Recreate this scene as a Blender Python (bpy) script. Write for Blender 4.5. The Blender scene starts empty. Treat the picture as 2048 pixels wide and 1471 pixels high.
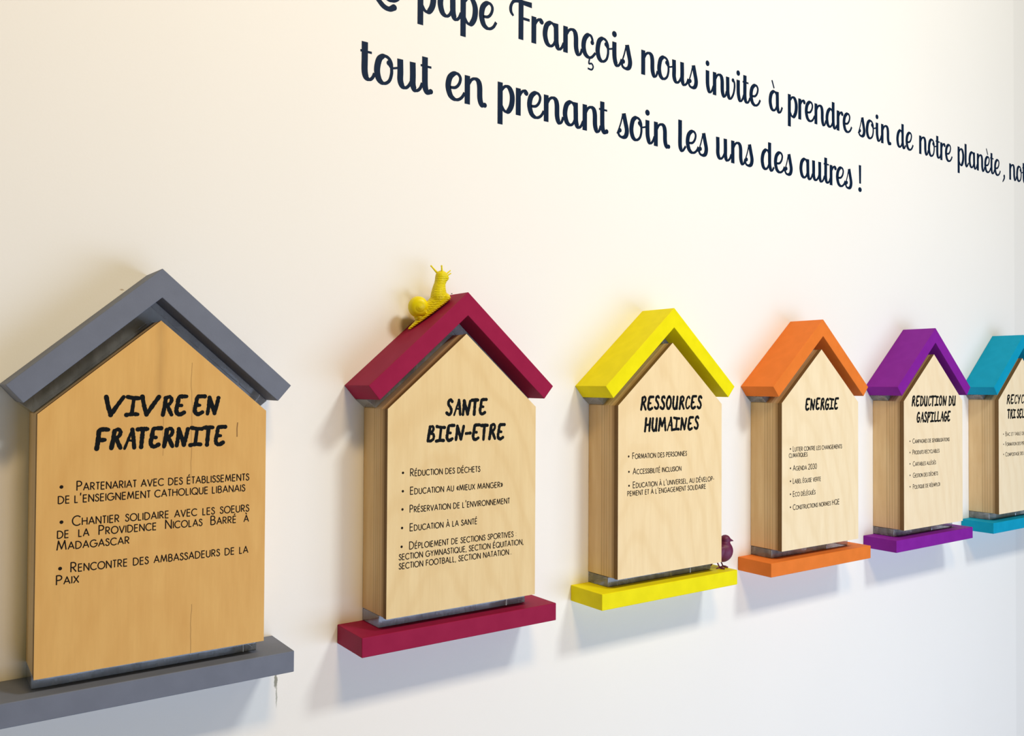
import bpy, bmesh, math, random
from mathutils import Vector, Matrix

sc = bpy.context.scene
col = sc.collection
random.seed(7)

# ------------------------------------------------------------------ camera
F_PX = 1720.49
cam_d = bpy.data.cameras.new('camera'); cam = bpy.data.objects.new('camera', cam_d); col.objects.link(cam)
cam_d.sensor_width = 36.0; cam_d.lens = F_PX / 2048 * 36.0; cam_d.clip_start = 0.02
RX, RY, RZ = 0.0167, -0.0055, -0.6153
R = (Matrix.Rotation(RZ, 3, 'Z') @ Matrix.Rotation(RX, 3, 'X') @ Matrix.Rotation(RY, 3, 'Y')
     @ Matrix.Rotation(math.pi / 2, 3, 'X'))
cam.matrix_world = Matrix.Translation((-0.2911, -1.3472, 0.3846)) @ R.to_4x4()
sc.camera = cam

# ------------------------------------------------------------------ light and exposure
sc.view_settings.view_transform = 'Standard'; sc.view_settings.look = 'None'
sc.view_settings.gamma = 1.0; sc.view_settings.use_curve_mapping = False
sc.view_settings.exposure = 0.0
w = bpy.data.worlds.new('room_light'); sc.world = w; w.use_nodes = True
bg = w.node_tree.nodes['Background']; bg.inputs[0].default_value = (1.0, 0.85, 0.35, 1); bg.inputs[1].default_value = 0.12

def area(name, loc, target, sx, sy, power, color):
    d = bpy.data.lights.new(name, 'AREA'); d.shape = 'RECTANGLE'; d.size = sx; d.size_y = sy
    d.energy = power; d.color = color
    o = bpy.data.objects.new(name, d); col.objects.link(o); o.location = loc
    o.rotation_euler = (Vector(target) - Vector(loc)).to_track_quat('-Z', 'Y').to_euler()
    return o
area('ceiling_lamp', (0.2, -2.4, 2.6), (0.2, -0.3, 0.0), 0.6, 0.4, 43.0, (1.0, 0.70, 0.34))
area('ceiling_lamp', (1.6, -2.4, 2.6), (1.6, -0.3, 0.0), 0.6, 0.4, 54.5, (0.95, 1.0, 0.97))
area('ceiling_lamp', (3.0, -2.4, 2.6), (3.0, -0.3, 0.0), 0.6, 0.4, 5.0, (1.0, 0.75, 0.70))
area('low_cool_fill', (1.9, -2.8, -0.60), (1.6, 0.0, -0.55), 3.4, 1.1, 55.0, (0.53, 0.69, 1.0))  # added cool fill from low in front, not an actual window

# ------------------------------------------------------------------ helpers
def link(name, me, mat=None, parent=None):
    o = bpy.data.objects.new(name, me); col.objects.link(o)
    if mat is not None and not me.materials: me.materials.append(mat)
    if parent is not None: o.parent = parent
    return o
def obj(name, bm, mat=None, parent=None, smooth=False, bevel=0.0):
    me = bpy.data.meshes.new(name); bm.normal_update(); bm.to_mesh(me); bm.free()
    if smooth:
        for p in me.polygons: p.use_smooth = True
    o = link(name, me, mat, parent)
    if bevel:
        m = o.modifiers.new('bevel', 'BEVEL'); m.width = bevel; m.segments = 2; m.limit_method = 'ANGLE'
    return o
def tag(o, label, cat, group=None):
    o['label'] = label; o['category'] = cat
    if group: o['group'] = group
    return o
def empty(name, loc, label, cat, group=None):
    o = bpy.data.objects.new(name, None); o.empty_display_size = 0.03; col.objects.link(o); o.location = loc
    return tag(o, label, cat, group)
def box(bm, x0, x1, y0, y1, z0, z1):
    v = [bm.verts.new((x, y, z)) for x in (x0, x1) for y in (y0, y1) for z in (z0, z1)]
    for f in ((0, 1, 3, 2), (4, 6, 7, 5), (0, 4, 5, 1), (2, 3, 7, 6), (0, 2, 6, 4), (1, 5, 7, 3)):
        bm.faces.new([v[i] for i in f])
def prism(bm, pts, y0, y1):
    "outline (x, z) extruded in depth from y0 to y1"
    a = [bm.verts.new((x, y0, z)) for x, z in pts]; b = [bm.verts.new((x, y1, z)) for x, z in pts]
    n = len(pts); bm.faces.new(a); bm.faces.new(b[::-1])
    for i in range(n): bm.faces.new((a[i], b[i], b[(i + 1) % n], a[(i + 1) % n]))
    bmesh.ops.recalc_face_normals(bm, faces=bm.faces)
def tube(bm, pts, rad, seg=12):
    pts = [Vector(p) for p in pts]; rings = []; up = None
    for i, p in enumerate(pts):
        t = (pts[min(i + 1, len(pts) - 1)] - pts[max(i - 1, 0)]).normalized()
        if up is None: up = t.orthogonal().normalized()
        up = (up - t * up.dot(t)).normalized(); s = t.cross(up)
        r = rad[i] if isinstance(rad, (list, tuple)) else rad
        rings.append([bm.verts.new(p + (up * math.cos(a) + s * math.sin(a)) * r)
                      for a in (2 * math.pi * k / seg for k in range(seg))])
    for a, b in zip(rings, rings[1:]):
        for k in range(seg): bm.faces.new((a[k], a[(k + 1) % seg], b[(k + 1) % seg], b[k]))
    bm.faces.new(rings[0][::-1]); bm.faces.new(rings[-1])
def ball(bm, c, r, seg=24, rot=None):
    m = Matrix.Translation(c)
    if rot is not None: m = m @ rot.to_4x4()
    s = r if isinstance(r, (tuple, list)) else (r, r, r)
    bmesh.ops.create_uvsphere(bm, u_segments=seg, v_segments=seg // 2, radius=1.0, matrix=m @ Matrix.Diagonal((*s, 1)))
def catmull(P, n=7):
    if len(P) < 3: return [Vector(p) for p in P]
    P = [Vector(p) for p in P]; Q = [2 * P[0] - P[1]] + P + [2 * P[-1] - P[-2]]; out = []
    for i in range(1, len(Q) - 2):
        a, b, c, d = Q[i - 1:i + 3]
        for k in range(n):
            t = k / n
            out.append(0.5 * ((2 * b) + (c - a) * t + (2 * a - 5 * b + 4 * c - d) * t * t + (3 * b - a - 3 * c + d) * t ** 3))
    out.append(P[-1]); return out

# ------------------------------------------------------------------ materials
class NT:
    def __init__(s, name):
        s.m = bpy.data.materials.new(name); s.m.use_nodes = True; s.t = s.m.node_tree
        s.b = s.t.nodes['Principled BSDF']
    def n(s, typ, **kw):
        nd = s.t.nodes.new(typ)
        for k, v in kw.items():
            if k in nd.inputs: nd.inputs[k].default_value = v
            else: setattr(nd, k, v)
        return nd
    def l(s, a, b): s.t.links.new(a, b)
    def math(s, op, a, b=None, clamp=False):
        nd = s.n('ShaderNodeMath', operation=op, use_clamp=clamp)
        for i, v in enumerate((a, b)):
            if v is None: continue
            if isinstance(v, (int, float)): nd.inputs[i].default_value = v
            else: s.l(v, nd.inputs[i])
        return nd.outputs[0]
    def mix(s, fac, a, b, mode='MIX'):
        nd = s.n('ShaderNodeMix', data_type='RGBA', blend_type=mode)
        for i, v in ((0, fac), (6, a), (7, b)):
            if isinstance(v, (int, float)): nd.inputs[i].default_value = v
            elif isinstance(v, tuple): nd.inputs[i].default_value = (*v[:3], 1)
            else: s.l(v, nd.inputs[i])
        return nd.outputs[2]
    def coord(s, scale=(1, 1, 1), loc=(0, 0, 0)):
        tc = s.n('ShaderNodeTexCoord'); mp = s.n('ShaderNodeMapping'); mp.inputs['Scale'].default_value = scale
        mp.inputs['Location'].default_value = loc; s.l(tc.outputs['Object'], mp.inputs['Vector']); return mp.outputs[0]
    def noise(s, vec, scale, detail=3, rough=0.5):
        nd = s.n('ShaderNodeTexNoise', Scale=scale, Detail=detail, Roughness=rough); s.l(vec, nd.inputs['Vector']); return nd.outputs[0]
    def ramp(s, fac, stops):
        nd = s.n('ShaderNodeValToRGB'); s.l(fac, nd.inputs[0]); e = nd.color_ramp.elements
        while len(e) < len(stops): e.new(0.5)
        for k, (p, c) in zip(e, stops): k.position = p; k.color = (*c[:3], 1) if isinstance(c, tuple) else (c, c, c, 1)
        return nd.outputs[0]
    def bump(s, h, strength, dist):
        nd = s.n('ShaderNodeBump', Strength=strength, Distance=dist); s.l(h, nd.inputs['Height']); s.l(nd.outputs[0], s.b.inputs['Normal'])

def srgb(r, g, b):
    f = lambda c: (c / 255 / 12.92) if c / 255 <= 0.04045 else ((c / 255 + 0.055) / 1.055) ** 2.4
    return (f(r), f(g), f(b))

def paint(name, rgb, rough=0.6):
    t = NT(name); v = t.coord()
    c = t.mix(t.ramp(t.noise(v, 35, 4), [(0.35, 0.0), (0.7, 1.0)]), rgb, tuple(min(1, k * 1.07 + 0.002) for k in rgb))
    t.l(c, t.b.inputs['Base Color']); t.b.inputs['Roughness'].default_value = rough
    t.b.inputs['Specular IOR Level'].default_value = 0.14
    t.bump(t.noise(v, 420, 3), 0.12, 0.001); return t.m

def veneer(name, base, dark, seed, figure=0.5, crack=False):
    t = NT(name); v = t.coord((1, 1, 0.16), (seed * 1.7, 0, seed * 0.9))
    grain = t.ramp(t.noise(v, 60, 5, 0.6), [(0.3, 0.0), (0.75, 1.0)])
    fine = t.noise(t.coord((1, 1, 0.03), (seed, 0, 0)), 420, 2)
    # broad cathedral figure of rotary-cut birch
    wv = t.n('ShaderNodeTexWave', wave_type='RINGS', rings_direction='SPHERICAL', Scale=4.2, Distortion=5.0, Detail=2.0)
    wv.inputs['Detail Scale'].default_value = 1.2
    t.l(t.coord((2.2, 0, 0.75), (0.1 * seed, 0, 0.22)), wv.inputs['Vector'])
    fig = t.ramp(wv.outputs['Fac'], [(0.0, 0.0), (0.75, 0.25), (1.0, 1.0)])
    c = t.mix(t.math('MULTIPLY', grain, 0.55), base, dark)
    c = t.mix(t.math('MULTIPLY', fig, figure * 0.45), c, dark)
    c = t.mix(t.math('MULTIPLY', fine, 0.14), c, tuple(k * 0.72 for k in dark))
    if crack:      # fine splits and a small dark knot in this sheet
        tc = t.n('ShaderNodeTexCoord'); sp = t.n('ShaderNodeSeparateXYZ'); t.l(tc.outputs['Object'], sp.inputs[0])
        x, z = sp.outputs[0], sp.outputs[2]
        wob = t.math('MULTIPLY', t.math('SUBTRACT', t.noise(t.coord((0, 0, 1)), 22, 2), 0.5), 0.008)
        def line(x0, w, z0, z1, amt, c):
            dx = t.math('ABSOLUTE', t.math('SUBTRACT', t.math('ADD', x, wob), x0))
            m = t.math('SUBTRACT', 1.0, t.math('DIVIDE', dx, w), clamp=True)
            m = t.math('MULTIPLY', m, t.math('MULTIPLY', t.math('GREATER_THAN', z, z0), t.math('LESS_THAN', z, z1)))
            return t.mix(t.math('MULTIPLY', m, amt, clamp=True), c, srgb(105, 66, 30))
        c = line(0.0425, 0.0009, 0.24, 0.41, 0.5, c); c = line(0.0445, 0.0009, -0.01, 0.069, 0.55, c)
        c = line(0.1072, 0.0013, 0.303, 0.324, 1.0, c); c = line(0.004, 0.0008, 0.28, 0.335, 0.45, c)
        c = line(0.0, 0.009, 0.36, 0.48, 0.18, c)
    t.l(c, t.b.inputs['Base Color']); t.b.inputs['Roughness'].default_value = 0.55
    t.b.inputs['Specular IOR Level'].default_value = 0.25
    return t.m

def ply_edge(name, seed):
    "side of the laminated block: a plain thick board at the back, thin plies towards the front"
    t = NT(name); tc = t.n('ShaderNodeTexCoord'); sp = t.n('ShaderNodeSeparateXYZ'); t.l(tc.outputs['Object'], sp.inputs[0])
    d = t.math('MULTIPLY', sp.outputs[1], -1 / 0.0788)
    base = t.mix(t.ramp(t.noise(t.coord((1, 1, 0.12), (seed, seed, 0)), 55, 4), [(0.3, 0.0), (0.7, 1.0)]), srgb(238, 212, 166), srgb(222, 190, 140))
    base = t.mix(t.math('MULTIPLY', t.noise(t.coord((1, 0.2, 1), (seed, 0, 0)), 14, 2), 0.35), base, srgb(208, 170, 122))
    st = t.ramp(d, [(0.0, 0.0), (0.505, 0.0), (0.52, 0.75), (0.535, 0.1), (0.60, 0.12), (0.615, 0.6), (0.635, 0.15), (0.70, 0.2),
                    (0.715, 0.55), (0.73, 0.1), (0.79, 0.15), (0.805, 0.6), (0.83, 0.15), (0.885, 0.3), (0.93, 0.75), (1.0, 0.9)])
    c = t.mix(t.math('MULTIPLY', st, 0.8), base, srgb(128, 92, 50))
    t.l(c, t.b.inputs['Base Color']); t.b.inputs['Roughness'].default_value = 0.65
    t.b.inputs['Specular IOR Level'].default_value = 0.2
    return t.m

def plain(name, rgb, rough=0.6, spec=0.2):
    t = NT(name); c = t.mix(t.noise(t.coord(), 80, 2), rgb, tuple(k * 1.15 + 0.002 for k in rgb))
    t.l(c, t.b.inputs['Base Color']); t.b.inputs['Roughness'].default_value = rough
    t.b.inputs['Specular IOR Level'].default_value = spec; return t.m

def acrylic_mat():
    t = NT('clear_acrylic'); v = t.coord((1, 1, 2))
    tr = t.n('ShaderNodeBsdfTransparent'); tr.inputs[0].default_value = (.92, .93, .94, 1)
    gl = t.n('ShaderNodeBsdfGlossy', Roughness=.07); df = t.n('ShaderNodeBsdfDiffuse'); df.inputs[0].default_value = (.72, .71, .70, 1)
    fr = t.n('ShaderNodeFresnel', IOR=1.49); bp = t.n('ShaderNodeBump', Strength=.12, Distance=.002); t.l(t.noise(v, 26, 2), bp.inputs['Height'])
    t.l(bp.outputs[0], gl.inputs['Normal']); t.l(bp.outputs[0], fr.inputs['Normal'])
    a = t.n('ShaderNodeMixShader'); t.l(t.ramp(t.noise(t.coord((3, 3, 1)), 24, 2), [(.35, .17), (.65, .34)]), a.inputs[0]); t.l(tr.outputs[0], a.inputs[1]); t.l(df.outputs[0], a.inputs[2])
    b = t.n('ShaderNodeMixShader'); t.l(t.math('MULTIPLY', fr.outputs[0], 1.3, True), b.inputs[0]); t.l(a.outputs[0], b.inputs[1]); t.l(gl.outputs[0], b.inputs[2])
    out = next(n for n in t.t.nodes if n.type == 'OUTPUT_MATERIAL'); t.l(b.outputs[0], out.inputs['Surface']); t.t.nodes.remove(t.b)
    return t.m

def wall_mat():
    t = NT('white_wall_paint'); v = t.coord()
    base = srgb(246, 244, 240)
    c = t.mix(t.ramp(t.noise(v, 1.3, 3), [(0.3, 0.0), (0.7, 1.0)]), base, tuple(k * 0.975 for k in base))
    tc = t.n('ShaderNodeTexCoord'); sp = t.n('ShaderNodeSeparateXYZ'); t.l(tc.outputs['Object'], sp.inputs[0]); x, z = sp.outputs[0], sp.outputs[2]
    # slightly darker tone past a vertical line near the far end
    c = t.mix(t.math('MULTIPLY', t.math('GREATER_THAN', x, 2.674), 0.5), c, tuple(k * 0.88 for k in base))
    def spot(cx, cz, rx, rz, rgb, amt, c):     # scuffs with a shape of their own
        a = t.math('DIVIDE', t.math('ADD', t.math('SUBTRACT', x, cx), t.math('MULTIPLY', t.math('SUBTRACT', t.noise(v, 160, 3), 0.5), rx * 1.6)), rx)
        b_ = t.math('DIVIDE', t.math('SUBTRACT', z, cz), rz)
        m = t.math('SUBTRACT', 1.0, t.math('ADD', t.math('MULTIPLY', a, a), t.math('MULTIPLY', b_, b_)), clamp=True)
        return t.mix(t.math('MULTIPLY', m, amt, clamp=True), c, rgb)
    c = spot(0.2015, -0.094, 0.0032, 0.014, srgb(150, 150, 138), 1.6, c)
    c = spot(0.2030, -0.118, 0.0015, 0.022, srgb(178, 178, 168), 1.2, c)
    c = spot(-0.034, 0.516, 0.004, 0.0015, srgb(190, 170, 150), 1.0, c)
    c = spot(0.5252, 0.546, 0.0016, 0.0009, srgb(60, 50, 50), 3.0, c)
    t.l(c, t.b.inputs['Base Color']); t.b.inputs['Roughness'].default_value = 0.6; t.b.inputs['Specular IOR Level'].default_value = 0.2
    t.bump(t.noise(v, 260, 4), 0.10, 0.001); return t.m

M_ACRYLIC = acrylic_mat()
M_INK = plain('black_print', srgb(9, 13, 15), 0.6, 0.1)
M_TEXT = plain('dark_brown_print', srgb(28, 21, 15), 0.7, 0.1)
M_VINYL = plain('navy_vinyl', srgb(3, 28, 56), 0.55, 0.1)
M_EDGE = plain('dark_cut_edge', srgb(120, 92, 56), 0.7)

# ------------------------------------------------------------------ the setting
bm = bmesh.new(); box(bm, -3.0, 6.0, 0.0, 0.12, -1.3, 2.4)
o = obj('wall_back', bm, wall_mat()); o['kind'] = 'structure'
bm = bmesh.new(); box(bm, -3.0, 6.0, -5.0, 0.12, -1.36, -1.3)
o = obj('floor', bm, plain('pale_floor', srgb(196, 192, 186), 0.5)); o['kind'] = 'structure'

# ------------------------------------------------------------------ lettering tools (x, z) strokes -> thin raised print
class Ink:
    def __init__(s, thick, y): s.bm = bmesh.new(); s.th = thick; s.y = y; s.k = 0
    def _y(s):
        s.k += 1; return s.y - s.th - 4e-6 * (s.k % 23)
    def poly(s, pts):
        y = s._y(); f = [s.bm.verts.new((p[0], y, p[1])) for p in pts]; b = [s.bm.verts.new((p[0], s.y, p[1])) for p in pts]
        s.bm.faces.new(f); n = len(pts)
        for i in range(n): s.bm.faces.new((f[i], b[i], b[(i + 1) % n], f[(i + 1) % n]))
    def disc(s, c, rx, rz=None, n=14):
        rz = rz or rx
        s.poly([(c[0] + rx * math.cos(2 * math.pi * k / n), c[1] + rz * math.sin(2 * math.pi * k / n)) for k in range(n)])
    def ribbon(s, pts, wid, round_ends=True):
        pts = [Vector(p) for p in pts]; L, Rr = [], []
        for i in range(1, len(pts) - 1):       # a sharp corner starts a new stroke, with a round join
            t1, t2 = pts[i] - pts[i - 1], pts[i + 1] - pts[i]
            if t1.length > 1e-9 and t2.length > 1e-9 and t1.normalized().dot(t2.normalized()) < .70:
                sp_ = isinstance(wid, list)
                s.ribbon(pts[:i + 1], wid[:i + 1] if sp_ else wid, round_ends); s.ribbon(pts[i:], wid[i:] if sp_ else wid, round_ends)
                s.disc(pts[i], (wid[i] if sp_ else wid) / 2, n=10); return
        for i, p in enumerate(pts):
            a = pts[max(i - 1, 0)]; b = pts[min(i + 1, len(pts) - 1)]; t = b - a
            if t.length < 1e-9: t = Vector((1, 0))
            t.normalize(); nrm = Vector((-t.y, t.x)); w_ = wid[i] if isinstance(wid, list) else wid
            # mitre so that corners keep their width
            if 0 < i < len(pts) - 1:
                t1 = (p - a); t1 = t1.normalized() if t1.length > 1e-9 else t
                w_ = w_ / max(0.75, abs(nrm.dot(Vector((-t1.y, t1.x)))))
            L.append(p + nrm * w_ / 2); Rr.append(p - nrm * w_ / 2)
        y = s._y(); lf = [s.bm.verts.new((p.x, y, p.y)) for p in L]; rf = [s.bm.verts.new((p.x, y, p.y)) for p in Rr]
        lb = [s.bm.verts.new((p.x, s.y, p.y)) for p in L]; rb = [s.bm.verts.new((p.x, s.y, p.y)) for p in Rr]
        for i in range(len(pts) - 1):
            s.bm.faces.new((lf[i], rf[i], rf[i + 1], lf[i + 1])); s.bm.faces.new((lf[i], lf[i + 1], lb[i + 1], lb[i])); s.bm.faces.new((rf[i], rb[i], rb[i + 1], rf[i + 1]))
        s.bm.faces.new((lf[0], lb[0], rb[0], rf[0])); s.bm.faces.new((lf[-1], rf[-1], rb[-1], lb[-1]))
        if round_ends:
            w0 = wid[0] if isinstance(wid, list) else wid; w1 = wid[-1] if isinstance(wid, list) else wid
            s.disc(pts[0], w0 / 2); s.disc(pts[-1], w1 / 2)
    def done(s, name, mat, parent):
        me = bpy.data.meshes.new(name); s.bm.to_mesh(me); s.bm.free(); return link(name, me, mat, parent)

def arc(cx, cy, rx, ry, a0, a1, n=14):
    return [(cx + rx * math.cos(math.radians(a0 + (a1 - a0) * k / n)), cy + ry * math.sin(math.radians(a0 + (a1 - a0) * k / n))) for k in range(n + 1)]

# geometric sans capitals: width, strokes
S_CURVE = [tuple(p) for p in catmull([(0.42, 0.80), (0.35, 0.94), (0.22, 0.99), (0.09, 0.92), (0.06, 0.76), (0.16, 0.62), (0.32, 0.50), (0.43, 0.36), (0.43, 0.17), (0.32, 0.03), (0.18, 0.01), (0.06, 0.08), (0.01, 0.24)], 4)]
SANS = {
 'A': (.72, [[(0, 0), (.36, 1), (.72, 0)], [(.13, .34), (.59, .34)]]),
 'B': (.50, [[(0, 0), (0, 1)], [(0, 1), (.22, 1)] + arc(.22, .77, .22, .23, 90, -90)[1:] + [(0, .54)], [(.22, .54)] + arc(.24, .27, .26, .27, 90, -90)[1:] + [(0, 0)]]),
 'C': (.76, [arc(.44, .5, .44, .5, 44, 316, 22)]),
 'D': (.66, [[(0, 0), (0, 1), (.16, 1)] + arc(.18, .5, .48, .5, 90, -90, 16) + [(0, 0)]]),
 'E': (.44, [[(.44, 1), (0, 1), (0, 0), (.44, 0)], [(0, .53), (.42, .53)]]),
 'F': (.40, [[(.40, 1), (0, 1), (0, 0)], [(0, .53), (.38, .53)]]),
 'G': (.87, [arc(.44, .5, .44, .5, 46, 358, 24) + [(.52, .49)]]),
 'H': (.60, [[(0, 0), (0, 1)], [(.6, 0), (.6, 1)], [(0, .54), (.6, .54)]]),
 'I': (0, [[(0, 0), (0, 1)]]),
 'J': (.32, [[(.32, 1), (.32, .22)] + arc(.16, .18, .16, .18, 0, -170, 8)]),
 'K': (.50, [[(0, 0), (0, 1)], [(.46, 1), (.02, .54), (.5, 0)]]),
 'L': (.36, [[(0, 1), (0, 0), (.36, 0)]]),
 'M': (.84, [[(0, 0), (.13, 1), (.42, .12), (.71, 1), (.84, 0)]]),
 'N': (.62, [[(0, 0), (0, 1), (.62, 0), (.62, 1)]]),
 'O': (.88, [arc(.44, .5, .44, .5, 90, 450, 26)]),
 'P': (.46, [[(0, 0), (0, 1), (.2, 1)] + arc(.2, .74, .26, .26, 90, -90, 10) + [(0, .48)]]),
 'Q': (.88, [arc(.44, .5, .44, .5, 90, 450, 26), [(.52, .3), (.84, -.06)]]),
 'R': (.50, [[(0, 0), (0, 1), (.2, 1)] + arc(.2, .74, .26, .26, 90, -90, 10) + [(0, .48)], [(.16, .48), (.5, 0)]]),
 'S': (.46, [S_CURVE]),
 'T': (.46, [[(0, 1), (.46, 1)], [(.23, 1), (.23, 0)]]),
 'U': (.54, [[(0, 1), (0, .3)] + arc(.27, .28, .27, .28, 180, 360, 12) + [(.54, 1)]]),
 'V': (.66, [[(0, 1), (.33, 0), (.66, 1)]]),
 'X': (.60, [[(0, 1), (.6, 0)], [(0, 0), (.6, 1)]]),
 'Y': (.58, [[(0, 1), (.29, .5), (.58, 1)], [(.29, .5), (.29, 0)]]),
 '0': (.54, [arc(.27, .5, .27, .5, 90, 450, 22)]),
 '2': (.52, [arc(.26, .74, .25, .26, 170, -30, 12) + [(.0, .0), (.52, 0)]]),
 '3': (.50, [arc(.24, .77, .22, .23, 160, -90, 12), arc(.24, .27, .26, .27, 90, -160, 12)]),
 "'": (.06, [[(.05, 1.15), (.02, .82)]]), '-': (.26, [[(0, .40), (.26, .40)]]),
 ',': (.08, [[(.07, .08), (0, -.18)]]), '.': (.06, [[(.03, .0), (.03, .05)]]), ':': (.06, [[(.03, .1), (.03, .15)], [(.03, .62), (.03, .67)]]),
 '«': (.42, [[(.2, .82), (.02, .45), (.2, .08)], [(.42, .82), (.24, .45), (.42, .08)]]),
 '»': (.42, [[(0, .82), (.18, .45), (0, .08)], [(.22, .82), (.40, .45), (.22, .08)]]),
}
ACC = {'É': ('E', [(.16, 1.17), (.34, 1.40)]), 'È': ('E', [(.32, 1.17), (.12, 1.40)]), 'À': ('A', [(.42, 1.17), (.24, 1.40)])}
SB = {c: .125 for c in 'BDEFHIKLMNPRU'}
def sans_line(ink, text, x0, x1, z, cap=.0120, justify=None, weight=.00152):
    "small-caps line from x0 to x1 on baseline z; justify widens the word gaps"
    pen, items = 0.0, []
    for ch in text:
        if ch == ' ': items.append((None, pen, 1)); pen += justify or .34; continue
        U = ch.upper(); k = 1.0 if (ch.isupper() or ch.isdigit()) else .77
        base, acc = ACC.get(U, (U, None)); wd, st = SANS[base]
        sb = SB.get(base, .085)
        if ch in "'": k = .9; sb = .16
        items.append((st + ([acc] if acc else []), pen + sb * k, k)); pen += (wd + 2 * sb) * k
    first = next(p for s_, p, k in items if s_); nat = pen - first
    s = (x1 - x0) / (nat * cap); extra = 0
    g = 0
    for st, p, k in items:
        if st is None: g += 1; continue
        for stroke in st:
            ink.ribbon([(x0 + (p - first + q[0] * k) * s * cap + g * extra, z + q[1] * k * cap) for q in stroke], weight * (.92 if k < 1 else 1), False)

# hand-brushed capitals: width, strokes [(points, relative weight)]
BR = {
 'V': (.90, [([(.05, .95), (.14, .5), (.26, .06)], 1), ([(.26, .06), (.55, .5), (.86, .94)], 1)]),
 'I': (.60, [([(.05, .94), (.3, .89), (.6, .87)], .95), ([(.35, .88), (.25, .08)], .85), ([(.0, .05), (.28, .09), (.53, .07)], .95)]),
 'R': (.56, [([(.20, .88), (.14, .45), (.06, .04)], 1), ([(.2, .88), (.38, .95), (.49, .82), (.42, .62), (.22, .50)], .85), ([(.28, .52), (.38, .28), (.49, .04)], .95)]),
 'E': (.58, [([(.58, .95), (.38, .95), (.20, .90), (.13, .55), (.07, .26), (.13, .08), (.28, .04), (.46, .13)], 1), ([(.13, .50), (.33, .49)], .8)]),
 'N': (.66, [([(.15, .90), (.11, .45), (.05, .06)], .95), ([(.15, .90), (.30, .45), (.42, .08)], 1), ([(.42, .08), (.52, .45), (.62, .88)], .95)]),
 'F': (.58, [([(.58, .95), (.36, .97), (.16, .90), (.12, .5), (.05, .04)], 1), ([(.12, .44), (.42, .46)], 1)]),
 'A': (.56, [([(.03, .02), (.2, .45), (.40, .95)], .62), ([(.40, .95), (.46, .5), (.50, .05)], .95), ([(.18, .42), (.46, .40)], .55)]),
 'T': (.48, [([(.0, .92), (.25, .94), (.48, .93)], 1), ([(.26, .92), (.22, .5), (.18, .04)], 1)]),
 'S': (.48, [([(.46, .86), (.36, .96), (.20, .88), (.18, .68), (.32, .50), (.40, .30), (.32, .10), (.18, .06), (.04, .16)], .95)]),
 'B': (.54, [([(.20, .90), (.12, .45), (.05, .05)], .95), ([(.18, .90), (.40, .92), (.42, .70), (.20, .52)], .8), ([(.20, .52), (.44, .44), (.44, .18), (.24, .05), (.05, .06)], .85)]),
 'O': (.56, [([(.36, .94), (.16, .80), (.06, .40), (.16, .08), (.34, .08), (.48, .40), (.48, .76), (.36, .94), (.26, .92)], .92)]),
 'U': (.56, [([(.12, .94), (.06, .45), (.10, .14), (.24, .05), (.38, .20), (.46, .55), (.50, .94)], 1), ([(.46, .55), (.44, .05)], .85)]),
 'C': (.46, [([(.46, .82), (.36, .95), (.18, .80), (.06, .40), (.12, .10), (.28, .06), (.42, .20)], .72)]),
 'H': (.60, [([(.16, .95), (.10, .45), (.04, .04)], 1), ([(.56, .94), (.50, .45), (.46, .05)], 1), ([(.12, .48), (.50, .50)], .85)]),
 'M': (.76, [([(.17, .92), (.10, .45), (.03, .05)], .95), ([(.17, .92), (.28, .60), (.36, .36)], .95), ([(.36, .36), (.48, .65), (.62, .93)], .9), ([(.62, .93), (.66, .45), (.70, .05)], .95)]),
 'D': (.56, [([(.16, .92), (.11, .45), (.06, .05)], .95), ([(.12, .92), (.36, .88), (.50, .60), (.46, .28), (.28, .08), (.06, .05)], .85)]),
 'G': (.54, [([(.48, .84), (.36, .95), (.18, .78), (.06, .38), (.14, .08), (.32, .06), (.46, .24), (.48, .42)], .92), ([(.28, .44), (.52, .46)], .85)]),
 'P': (.50, [([(.18, .90), (.12, .45), (.05, .03)], 1), ([(.16, .90), (.38, .95), (.48, .78), (.38, .56), (.14, .46)], .85)]),
 'L': (.46, [([(.16, .95), (.08, .5), (.06, .10), (.22, .06), (.44, .10)], .9)]),
 'Y': (.54, [([(.04, .95), (.14, .65), (.26, .48)], .8), ([(.52, .95), (.34, .55), (.16, .04)], .9)]),
 '-': (.40, [([(.04, .44), (.36, .46)], .9)]), ' ': (.26, []),
}
def brush_line(ink, text, x0, x1, z, h=.0275, weight=.21, rng=None):
    pen, items = 0.0, []
    for ch in text:
        wd, st = BR[ch]; items.append((st, pen)); pen += wd + (.10 if ch != ' ' else 0)
    tot = pen - .10; s = (x1 - x0 - .10 * h) / (tot * h)
    wt = weight
    for st, p in items:
        dz = rng.uniform(-.02, .02)
        for pts, k in st:
            P = catmull(pts, 6) if len(pts) > 2 else [Vector(pts[0]).lerp(Vector(pts[1]), t / 6) for t in range(7)]
            P = [Vector((x0 + .05 * h + (p + q.x) * h * s, z + (q.y + dz) * h)) for q in P]
            n = len(P); W = [wt * k * h * rng.uniform(.86, 1.13) for i in range(n)]
            ink.ribbon(P, W, True)

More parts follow.
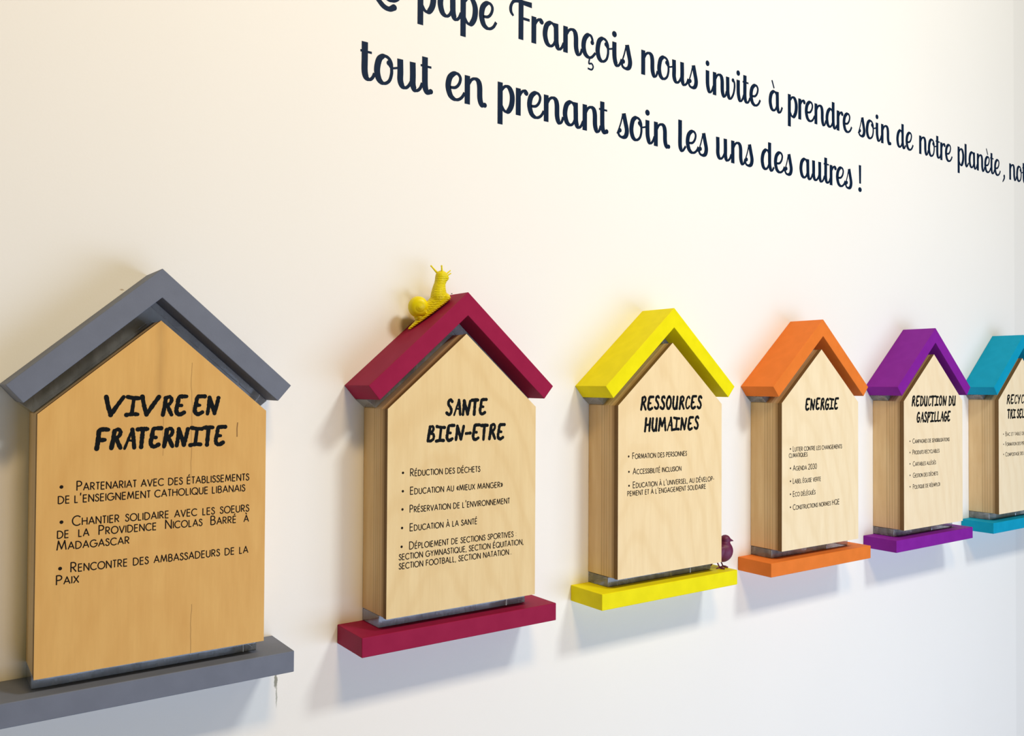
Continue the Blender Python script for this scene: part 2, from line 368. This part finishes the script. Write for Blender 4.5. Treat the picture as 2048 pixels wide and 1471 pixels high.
# upright script alphabet for the wall, in x-heights: advance, [(points, mode)]; mode: p pen, T thin, b blob at the end, h hairline bar
SCRIPT = {
 't': (.45, [([(.1, 1.32), (.1, .8), (.1, .35), (.16, .14), (.29, .09), (.40, .18), (.47, .33)], 'p'), ([(-.06, 1.0), (.36, 1.0)], 'h')]),
 'T': (.45, [([(.1, 1.32), (.1, .8), (.11, .31), (.17, .13), (.26, .08), (.34, .15)], 'pb'), ([(-.07, 1.0), (.36, 1.0)], 'h')]),
 'o': (.90, [([(.66, .67), (.65, .80), (.58, .93), (.46, 1.0), (.32, .98), (.18, .83), (.11, .48), (.17, .2), (.3, .08), (.45, .09), (.59, .22), (.66, .45), (.66, .67)], 'p'), ([(.56, .80), (.59, .70), (.70, .655), (.94, .72)], 'Tb0')]),
 'u': (.97, [([(.09, 1.03), (.1, .6), (.1, .3), (.18, .12), (.32, .09), (.45, .21), (.56, .42)], 'p'), ([(.58, 1.03), (.59, .6), (.59, .27), (.66, .1), (.76, .08), (.88, .18), (.97, .38)], 'p')]),
 'e': (.79, [([(.18, .46), (.40, .50), (.55, .66), (.60, .87), (.50, 1.0), (.33, .98), (.16, .80), (.1, .49), (.18, .20), (.33, .08), (.50, .08), (.66, .19), (.78, .38)], 'p')]),
 'n': (.91, [([(.1, 1.03), (.1, .0)], 'p'), ([(.14, .70), (.27, .91), (.42, .98), (.56, .92), (.62, .73), (.63, .34), (.68, .14), (.76, .06), (.86, .13), (.93, .32)], 'p')]),
 'N': (.87, [([(.1, 1.03), (.1, .0)], 'p'), ([(.14, .70), (.27, .91), (.42, .98), (.56, .92), (.62, .73), (.63, .34), (.68, .14), (.76, .06), (.84, .10)], 'pb')]),
 'p': (.83, [([(.1, 1.08), (.1, -.48)], 'p'), ([(.16, .80), (.33, .97), (.52, .93), (.64, .67), (.61, .31), (.46, .06), (.29, .05), (.15, .24)], 'p')]),
 'r': (.51, [([(.09, 1.02), (.09, 0)], 'p'), ([(.13, .72), (.24, .90), (.36, .97), (.46, .90)], 'pb')]),
 'a': (1.01, [([(.58, .86), (.50, .96), (.36, .98), (.18, .82), (.11, .48), (.2, .17), (.38, .08), (.53, .18), (.63, .40)], 'p'), ([(.64, 1.02), (.65, .6), (.66, .30), (.72, .11), (.82, .06), (.93, .15), (1.02, .34)], 'p')]),
 's': (.62, [([(.31, 1.05), (.40, .72), (.485, .37), (.42, .13), (.24, .05), (.08, .10), (.04, .22), (.11, .32)], 'pb'), ([(.27, 1.02), (.16, .63), (.03, .30), (-.04, .16)], 'T')]),
 'i': (.48, [([(.1, 1.01), (.1, .6), (.12, .33), (.20, .11), (.31, .08), (.42, .20), (.50, .38)], 'p'), ([(.10, 1.33)], 'd')]),
 'c': (.72, [([(.55, .70), (.55, .83), (.47, .96), (.31, .95), (.15, .75), (.10, .46), (.17, .2), (.33, .08), (.52, .11), (.72, .32)], 'pb0')]),
 'l': (.45, [([(.09, 1.37), (.09, .8), (.09, .29), (.15, .1), (.26, .06), (.44, .28)], 'p')]),
 'd': (.97, [([(.58, .86), (.50, .96), (.36, .97), (.19, .80), (.11, .48), (.18, .17), (.35, .07), (.50, .16), (.62, .38)], 'p'), ([(.64, 1.37), (.64, .8), (.65, .33), (.72, .11), (.83, .07), (.96, .24)], 'p')]),
 'v': (.74, [([(.09, 1.0), (.10, .6), (.11, .28), (.20, .07), (.34, .07), (.50, .30), (.58, .62), (.56, .84), (.47, .92)], 'pb')]),
 'F': (1.05, [([(.19, .81), (.08, .95), (.08, 1.16), (.20, 1.36), (.42, 1.44), (.70, 1.42), (1.04, 1.42)], 'F'), ([(.54, 1.42), (.54, .0)], 'p'), ([(.54, .82), (.94, .82)], 'H')]),
 'L': (.55, [([(.62, 1.42), (.44, 1.36), (.34, 1.05), (.34, .5), (.20, .12), (-.06, .10), (-.10, .24), (.06, .26), (.34, .02), (.58, -.19), (.80, -.24), (.98, -.14)], 'L')]),
 '!': (.22, [([(.11, 1.38), (.12, .42)], 'X'), ([(.11, .10)], 'd')]), ',': (.2, [([(.12, .12), (.12, -.02), (.02, -.24)], 'C')]),
}
SCRIPT['ç'] = (.72, SCRIPT['c'][1] + [([(.41, .03), (.38, -.17), (.52, -.15), (.60, -.26), (.52, -.39), (.32, -.38)], 'T')])
SCRIPT['à'] = (1.01, SCRIPT['a'][1] + [([(.24, 1.50), (.40, 1.14)], 'h2')])
SCRIPT['è'] = (.79, SCRIPT['e'][1] + [([(.24, 1.50), (.42, 1.14)], 'h2')])
def script_word(ink, word, x0, x1, zf, h=.0515, fixed=None):
    W_ = list(word)
    if W_[-1] == 't' : W_[-1] = 'T'
    if W_[-1] == 'n': W_[-1] = 'N'
    pen, items = 0.0, []
    for ch in W_:
        a, st = SCRIPT[ch]; items.append((st, pen)); pen += a
    right = max(items[-1][1] + q[0] + (.10 if m == 'd' or m[0] in 'pX' and len(pts) < 3 else .05) for pts, m in items[-1][0] for q in pts)
    s = fixed or (x1 - x0) / (right * h)
    for st, p in items:
        for pts, m in st:
            if m == 'd':
                c = (x0 + (p + pts[0][0]) * h * s, zf + pts[0][1] * h); ink.disc(c, .125 * h * s, .125 * h, 20); continue
            P = catmull(pts, 8); n = len(P); W = []
            for i in range(n):
                t = (P[min(i + 1, n - 1)] - P[max(i - 1, 0)]); t = t.normalized() if t.length else Vector((0, -1))
                if m[0] == 'p': w_ = .10 + .125 * max(0.0, -t.y) ** .8 + .015 * max(0.0, t.y)
                elif m[0] == 'T': w_ = .07
                elif m[0] == 'h': w_ = .085 if m == 'h2' else .075
                elif m == 'H': w_ = .10
                elif m == 'F': w_ = .08 + .13 * (i / n) ** 1.5 + .04 * math.sin(math.pi * min(1, i / n * 2.5))
                elif m == 'L': w_ = .10 + .10 * max(0.0, -t.y) + (.12 * max(0, (i / n - .75) / .25))
                elif m == 'X': w_ = .20 - .10 * i / n
                elif m == 'C': w_ = .19 - .11 * i / n
                W.append(w_ * h)
            Q = [Vector((x0 + (p + q.x) * h * s, zf + q.y * h)) for q in P]
            ink.ribbon(Q, W, m in ('L', 'C'))
            if 'b' in m: ink.disc(Q[0] if '0' in m else Q[-1], .092 * h * s, .092 * h, 18)

# ------------------------------------------------------------------ house plaques
HS, HA, W2 = .3404, .4678, .15
D_PANEL, D_ROOF, D_SHELF, D_ACR = .0896, .0943, .0953, .0602
RHW, RE, RO = .1866, .378, .5399
ANG = math.atan((RO - RE) / RHW); TH = .0306
nrm = (math.sin(ANG), math.cos(ANG))
LOW = (RHW - TH * nrm[0], RE - TH * nrm[1]); RI = RO - TH / math.cos(ANG)
SHW, ST, SB_ = .1951, -.0210, -.0527
HOUSE = [(-W2, 0), (W2, 0), (W2, HS), (0, HA), (-W2, HS)]
def inset(pts, e): # small clearance so that touching solids do not share a face
    return [(x * (1 - e / W2), z + (e if z < .01 else -e)) for x, z in pts]
GROUP = 'house shaped wall plaques in a row'

def plaque(i, X, colour, label, titles, bullets, panel_mat, seed):
    rng = random.Random(seed)
    root = empty('house_plaque', (X, 0, 0), label, 'wall plaque', GROUP)
    pm = paint('roof_paint', colour)
    bm = bmesh.new(); prism(bm, [(0, RO), (RHW, RE), LOW, (0, RI), (-LOW[0], LOW[1]), (-RHW, RE)], -.0004, -D_ROOF)
    obj('roof', bm, pm, root, bevel=.0009)
    bm = bmesh.new(); box(bm, -SHW, SHW, -D_SHELF, -.0004, SB_, ST); obj('shelf_board', bm, pm, root, bevel=.0012)
    bm = bmesh.new(); prism(bm, inset(HOUSE, .0004), -.0004, -.0788); obj('wooden_block', bm, ply_edge('laminated_wood', seed), root, bevel=.0008)
    bm = bmesh.new(); prism(bm, HOUSE, -.0796, -D_PANEL); bm.faces.ensure_lookup_table(); bm.normal_update()
    for f in bm.faces: f.material_index = 0 if f.normal.y < -.9 else 1
    me = bpy.data.meshes.new('front_panel'); bm.to_mesh(me); bm.free(); me.materials.append(panel_mat); me.materials.append(M_EDGE)
    panel = link('front_panel', me, None, root)
    # clear acrylic fills the gap under the roof and lies between the panel and the shelf
    e = .0005; bm = bmesh.new()
    prism(bm, [(-LOW[0], LOW[1] - e), (0, RI - e / math.cos(ANG)), (LOW[0], LOW[1] - e), (W2, HS + e), (0, HA + e), (-W2, HS + e)], -.0006, -.046)
    a = obj('acrylic_spacer', bm, M_ACRYLIC, root, bevel=.0008); a['label'] = 'clear acrylic strip under the roof'
    bm = bmesh.new(); box(bm, -W2 + .0005, W2 - .0005, -D_ACR, -.0006, ST + .0003, -.0004)
    a = obj('acrylic_spacer', bm, M_ACRYLIC, root, bevel=.0015); a['label'] = 'clear acrylic block on the shelf'
    yf = -D_PANEL
    for t in titles:
        ink = Ink(.00025, yf); brush_line(ink, t[0], t[1], t[2], t[3], rng=rng); ink.done('title_lettering', M_INK, panel)
    for b in bullets:
        ink = Ink(.0002, yf); bx, bz = b[0]; ink.disc((bx, bz), .0023 if i == 0 else .0021, n=16)
        for ln in b[1:]: sans_line(ink, *ln)
        ink.done('bullet_text', M_TEXT, panel)
    return root

XS = [0, .5014, 1.0035, 1.5083, 2.0148, 2.5252]
BIRCH = [veneer('birch_veneer', srgb(*a), srgb(*b), k, .8) for k, (a, b) in enumerate((((240, 214, 162), (224, 190, 132)), ((250, 226, 180), (235, 204, 150)), ((252, 232, 194), (238, 212, 166)), ((252, 232, 196), (240, 214, 172)), ((252, 234, 200), (240, 216, 176))), 1)]
plaque(0, XS[0], srgb(112, 118, 134), 'grey-roofed wooden house plaque titled VIVRE EN FRATERNITE',
  [('VIVRE EN', -.0715, .0822, .3362), ('FRATERNITE', -.0824, .0913, .2918)],
  [[(-.1211, .2450), ('Partenariat avec des établissements', -.1028, .1261, .2390, .0122, .38), ("de l'enseignement catholique libanais", -.1245, .1204, .2234, .0122)],
   [(-.1205, .1992), ('Chantier solidaire avec les soeurs', -.1076, .1266, .1934, .0124, .50), ('de la Providence Nicolas Barré à', -.1249, .1262, .1784, .0122, .80), ('Madagascar', -.1253, -.0368, .1630, .0120)],
   [(-.1213, .1390), ('Rencontre des ambassadeurs de la', -.1086, .1258, .1328, .0124, .46), ('Paix', -.1253, -.0983, .1181, .0120)]],
  veneer('golden_veneer', srgb(228, 182, 108), srgb(210, 156, 82), 0, .35, True), 11)
plaque(1, XS[1], srgb(148, 20, 64), 'magenta-roofed wooden house plaque titled SANTE BIEN-ETRE, yellow snail on its roof',
  [('SANTE', -.0413, .0432, .3278), ('BIEN-ETRE', -.0778, .0820, .2840)],
  [[(-.1215, .2353), ('Réduction des déchets', -.1076, .0303, .2290)],
   [(-.1215, .2052), ('Education au «mieux manger»', -.1075, .0782, .1990)],
   [(-.1219, .1755), ("Préservation de l'environnement", -.1080, .0936, .1692)],
   [(-.1224, .1452), ('Education à la santé', -.1077, .0248, .1389)],
   [(-.1230, .1146), ('Déploiement de sections sportives :', -.1084, .1082, .1090), ('section gymnastique, section équitation,', -.1277, .1239, .0933), ('section football, section natation...', -.1275, .0986, .0784)]],
  BIRCH[0], 12)
plaque(2, XS[2], srgb(236, 224, 0), 'yellow-roofed wooden house plaque titled RESSOURCES HUMAINES',
  [('RESSOURCES', -.0917, .0883, .3310), ('HUMAINES', -.0805, .0792, .2875)],
  [[(-.1220, .2395), ('Formation des personnes', -.1116, .0430, .2340)],
   [(-.1212, .2092), ('Accessibilité inclusion', -.1104, .0268, .2035)],
   [(-.1208, .1816), ("Education à l'universel, au dévelop-", -.1100, .1265, .1765), ("pement et à l'engagement solidaire", -.1247, .1010, .1615)]],
  BIRCH[1], 13)
plaque(3, XS[3], srgb(228, 122, 46), 'orange-roofed wooden house plaque titled ENERGIE',
  [('ENERGIE', -.0643, .0678, .3234)],
  [[(-.1188, .2340), ('Lutter contre les changements', -.1093, .0820, .2278), ('climatiques', -.1241, -.0548, .2140)],
   [(-.1188, .1892), ('Agenda 2030', -.1093, -.0182, .1832)], [(-.1188, .1592), ('Label église verte', -.1093, -.0026, .1533)],
   [(-.1188, .1292), ('Eco délégués', -.1093, -.0241, .1230)], [(-.1188, .0992), ('Constructions normes HQE', -.1093, .0716, .0922)]],
  BIRCH[2], 14)
plaque(4, XS[4], srgb(128, 28, 150), 'purple-roofed wooden house plaque titled REDUCTION DU GASPILLAGE',
  [('REDUCTION DU', -.1133, .1140, .3268), ('GASPILLAGE', -.0890, .0853, .2832)],
  [[(-.1211, .2340), ('Campagnes de sensibilisations', -.1080, .0797, .2280)], [(-.1211, .2042), ('Produits recyclables', -.1080, .0268, .1985)],
   [(-.1211, .1742), ('Cartables allégés', -.1070, .0086, .1674)], [(-.1211, .1438), ('Gestion des déchets', -.1068, .0187, .1368)],
   [(-.1211, .1136), ('Politique de réemploi', -.1069, .0289, .1066)]],
  BIRCH[3], 15)
plaque(5, XS[5], srgb(0, 152, 188), 'turquoise-roofed wooden house plaque cut by the right edge of the picture',
  [('RECYCLAGE', -.1017, .1017, .3282), ('TRI SELECTIF', -.0958, .0958, .2840)],
  [[(-.1211, .2375), ('Bac et table de tri', -.1087, .0360, .2318)], [(-.1211, .2072), ('Formation des personnels', -.1090, .0640, .2016)],
   [(-.1213, .1770), ('Compostage des déchets', -.1092, .0620, .1706)]],
  BIRCH[4], 16)

# ------------------------------------------------------------------ script lettering on the wall
def wall_line(label, zf, words):
    root = empty('wall_lettering', (words[0][1], 0, zf(words[0][1])), label, 'wall lettering')
    for wd, a, b in words:
        ink = Ink(.0004, -.0001)
        if wd == 'Le': 
            script_word(ink, 'L', .3525, 0, zf(.36), fixed=1.0); script_word(ink, 'e', .3770, .4200, zf(.38))
        else: script_word(ink, wd, a, b, zf((a + b) / 2))
        o = ink.done('word', M_VINYL, root); o.matrix_parent_inverse = Matrix.Translation(-root.location)
    return root
wall_line('upper line of navy script lettering, cut by the top edge, beginning Le pape', lambda x: 1.0496 + .0024 * (x - .7),
  [('Le', .3525, .42), ('pape', .4508, .6222), ('François', .6498, .9679), ('nous', .9985, 1.1713), ('invite', 1.2013, 1.3951), ('à', 1.4246, 1.4790),
   ('prendre', 1.4994, 1.7713), ('soin', 1.8008, 1.9548), ('de', 1.9829, 2.0712), ('notre', 2.1016, 2.2865), ('planète', 2.3169, 2.5842), (',', 2.5964, 2.612), ('notre', 2.6422, 2.827)])
wall_line('lower line of navy script lettering ending in an exclamation mark', lambda x: .9002 + .0026 * (x - .4),
  [('tout', .3426, .4816), ('en', .5094, .5973), ('prenant', .6247, .9034), ('soin', .9309, 1.0841), ('les', 1.1126, 1.2053), ('uns', 1.2364, 1.3651),
   ('des', 1.3945, 1.5145), ('autres', 1.545, 1.7685), ('!', 1.7996, 1.8134)])

# ------------------------------------------------------------------ snail on the second roof
def remesh(o, voxel, it=4):
    m = o.modifiers.new('skin', 'REMESH'); m.mode = 'VOXEL'; m.voxel_size = voxel; m.use_smooth_shade = True
    s = o.modifiers.new('soften', 'SMOOTH'); s.factor = .5; s.iterations = it

def snail_mat(name, wrinkle):
    t = NT(name); c = t.mix(t.noise(t.coord(), 60, 2), srgb(246, 230, 0), srgb(236, 216, 0)); t.l(c, t.b.inputs['Base Color'])
    t.b.inputs['Roughness'].default_value = .42; t.b.inputs['Specular IOR Level'].default_value = .4
    if wrinkle:
        wv = t.n('ShaderNodeTexWave', bands_direction='Z', Scale=110, Distortion=5.0, Detail=3.0); t.l(t.coord(), wv.inputs['Vector'])
        t.bump(wv.outputs['Fac'], .75, .0012)
    else: t.bump(t.noise(t.coord(), 220, 2), .15, .001)
    return t.m
MS_BODY, MS_SHELL = snail_mat('yellow_snail_body', True), snail_mat('yellow_snail_shell', False)
X1 = XS[1]; cs, sn = math.cos(ANG), math.sin(ANG)
TAIL = Vector((.4266, -.0275, .4749))
sroot = empty('snail_figurine', TAIL, 'yellow snail figurine crawling up the magenta roof', 'snail figurine')
U = Vector((cs, 0, sn)); Nn = Vector((-sn, 0, cs)); Yv = Vector((0, -1, 0))
AX = (U * .0735 + Yv * .024).normalized(); SIDE = AX.cross(Nn).normalized()    # heading, and sideways towards the room
def sp(a, b, n): return AX * a + SIDE * b + Nn * n                              # local: along, sideways, above the roof
bm = bmesh.new()
frame = Matrix((AX, SIDE, Nn)).transposed()
# foot: flattened beads from tail tip to the broad front
for k in range(34):
    t = k / 33; a = .003 + t * .080; wd = .0030 + .0150 * math.sin(min(1, t * 1.25) * math.pi / 2); hgt = .0026 + .0050 * t
    ball(bm, sp(a, 0, hgt * 1.0 + .0009), (.0075, wd, hgt), 16, frame)
# body rising from the foot under the shell into the neck
for k in range(9):
    t = k / 8; ball(bm, sp(.026 + t * .045, 0, .0104 + .0030 * t), (.010, .0105 + .003 * t, .0085 + .004 * t), 16, frame)
nb = sp(.0738, 0, .0170); up = Vector((.06, -.03, 1)).normalized()
head = nb + Vector((.0040, -.002, .0335))
for k in range(14):
    t = k / 13; c = nb.lerp(head, t) + Vector((-.0015 * math.sin(t * math.pi), 0, 0)); r = .0150 - .0045 * min(1, t * 1.7) + .0010 * max(0, t - .8) * 5
    ball(bm, c, (r, r * .95, r * 1.05), 16)
ball(bm, head + Vector((.004, -.003, -.001)), (.0085, .0080, .0068), 16)
body = obj('snail_body', bm, MS_BODY, sroot, True); remesh(body, .0011, 5)
def stalk(name, p0, p1, r0, r1, tip):
    bm = bmesh.new(); p0, p1 = head + Vector(p0), head + Vector(p1)
    tube(bm, [p0.lerp(p1, k / 5) for k in range(6)], [r0 + (r1 - r0) * k / 5 for k in range(6)], 10); ball(bm, p1, tip, 12)
    obj(name, bm, MS_SHELL, sroot, True)
stalk('eye_stalk', (-.006, .002, .006), (-.0185, .004, .0185), .0022, .0012, .0017)
stalk('eye_stalk', (-.001, -.004, .006), (-.0040, -.007, .0185), .0022, .0012, .0017)
stalk('tentacle', (.006, -.002, .004), (.0150, -.004, .0120), .0017, .0011, .0013)
stalk('tentacle', (.004, -.005, .0), (.0125, -.010, .0065), .0015, .0010, .0012)
# shell: a tube wound on a shrinking spiral, its apex turned to the room
bm = bmesh.new(); sc_c = sp(.036, .002, .0255)
axis = (Vector((-.42, -1, -.30))).normalized(); e1 = axis.cross(Vector((0, 0, 1))).normalized(); e2 = e1.cross(axis).normalized()
P, Rd = [], []; turns = 3.3; NS = 150
for k in range(NS):
    f = k / (NS - 1); th = f * turns * 2 * math.pi; g = math.exp(-(1 - f) * turns * .62)
    ang = -th + math.radians(-135) + turns * 2 * math.pi
    P.append(sc_c + (e1 * math.cos(ang) + e2 * math.sin(ang)) * (.0086 * g) + axis * (.0175 * (1 - g) - .004)); Rd.append(.0150 * g + .0005)
tube(bm, P, Rd, 28); ball(bm, P[0], Rd[0] * 1.05, 12)
shell = obj('shell', bm, MS_SHELL, sroot, True); remesh(shell, .0007, 2)

# ------------------------------------------------------------------ bird on the yellow shelf
mb = NT('plum_paint'); mb.l(mb.mix(mb.noise(mb.coord(), 90, 2), srgb(112, 24, 72), srgb(92, 18, 62)), mb.b.inputs['Base Color'])
mb.b.inputs['Roughness'].default_value = .5; mb.bump(mb.noise(mb.coord((1, 1, .5)), 260, 3), .2, .001)
broot = empty('bird_figurine', (XS[2] + .1740, -.0640, ST), 'small plum-coloured bird figurine on the yellow shelf end', 'bird figurine')
broot.rotation_euler = (0, 0, math.radians(-35))
bm = bmesh.new(); ry = lambda a: Matrix.Rotation(math.radians(a), 3, 'Y')
ball(bm, (.008, 0, .037), (.0205, .0165, .0235), 28, ry(24))       # breast and belly
ball(bm, (-.001, 0, .033), (.0165, .0145, .0185), 24, ry(10))
ball(bm, (-.010, 0, .024), (.012, .009, .008), 20, ry(-50))        # rump
ball(bm, (-.0165, 0, .0150), (.0135, .0056, .0030), 16, ry(-62))      # tail
ball(bm, (.011, 0, .0535), (.0125, .0118, .0115), 20)                 # neck
ball(bm, (.0120, 0, .0640), (.0112, .0106, .0098), 24)             # head
for s in (-1, 1): ball(bm, (-.005, s * .0135, .035), (.018, .0045, .0100), 20, ry(-52))   # folded wings
tube(bm, [(.0205, -.001, .0630), (.0255, -.0015, .0618), (.0300, -.002, .0605)], [.0042, .0026, .0008], 10)
o = obj('bird_body', bm, mb.m, broot, True); remesh(o, .0011, 4)
for s in (-1, 1):
    bm = bmesh.new(); yy = s * .0075; x0 = -.004 + (.011 if s > 0 else 0)
    tube(bm, [(x0 - .001, yy, .022), (x0 - .003, yy, .014), (x0 + .002, yy, .0035)], [.0026, .0016, .0015], 10)
    for a in (-32, 0, 32):
        dx, dy = math.cos(math.radians(a)), math.sin(math.radians(a))
        tube(bm, [(x0 + .002, yy, .0036), (x0 + .002 + dx * .006, yy + dy * .006, .0030), (x0 + .002 + dx * .011, yy + dy * .011, .0014)], [.0017, .0017, .0010], 8)
    tube(bm, [(x0 + .002, yy, .0036), (x0 - .003, yy, .0022), (x0 - .006, yy, .0012)], [.0016, .0013, .0009], 8)
    obj('leg', bm, mb.m, broot, True)
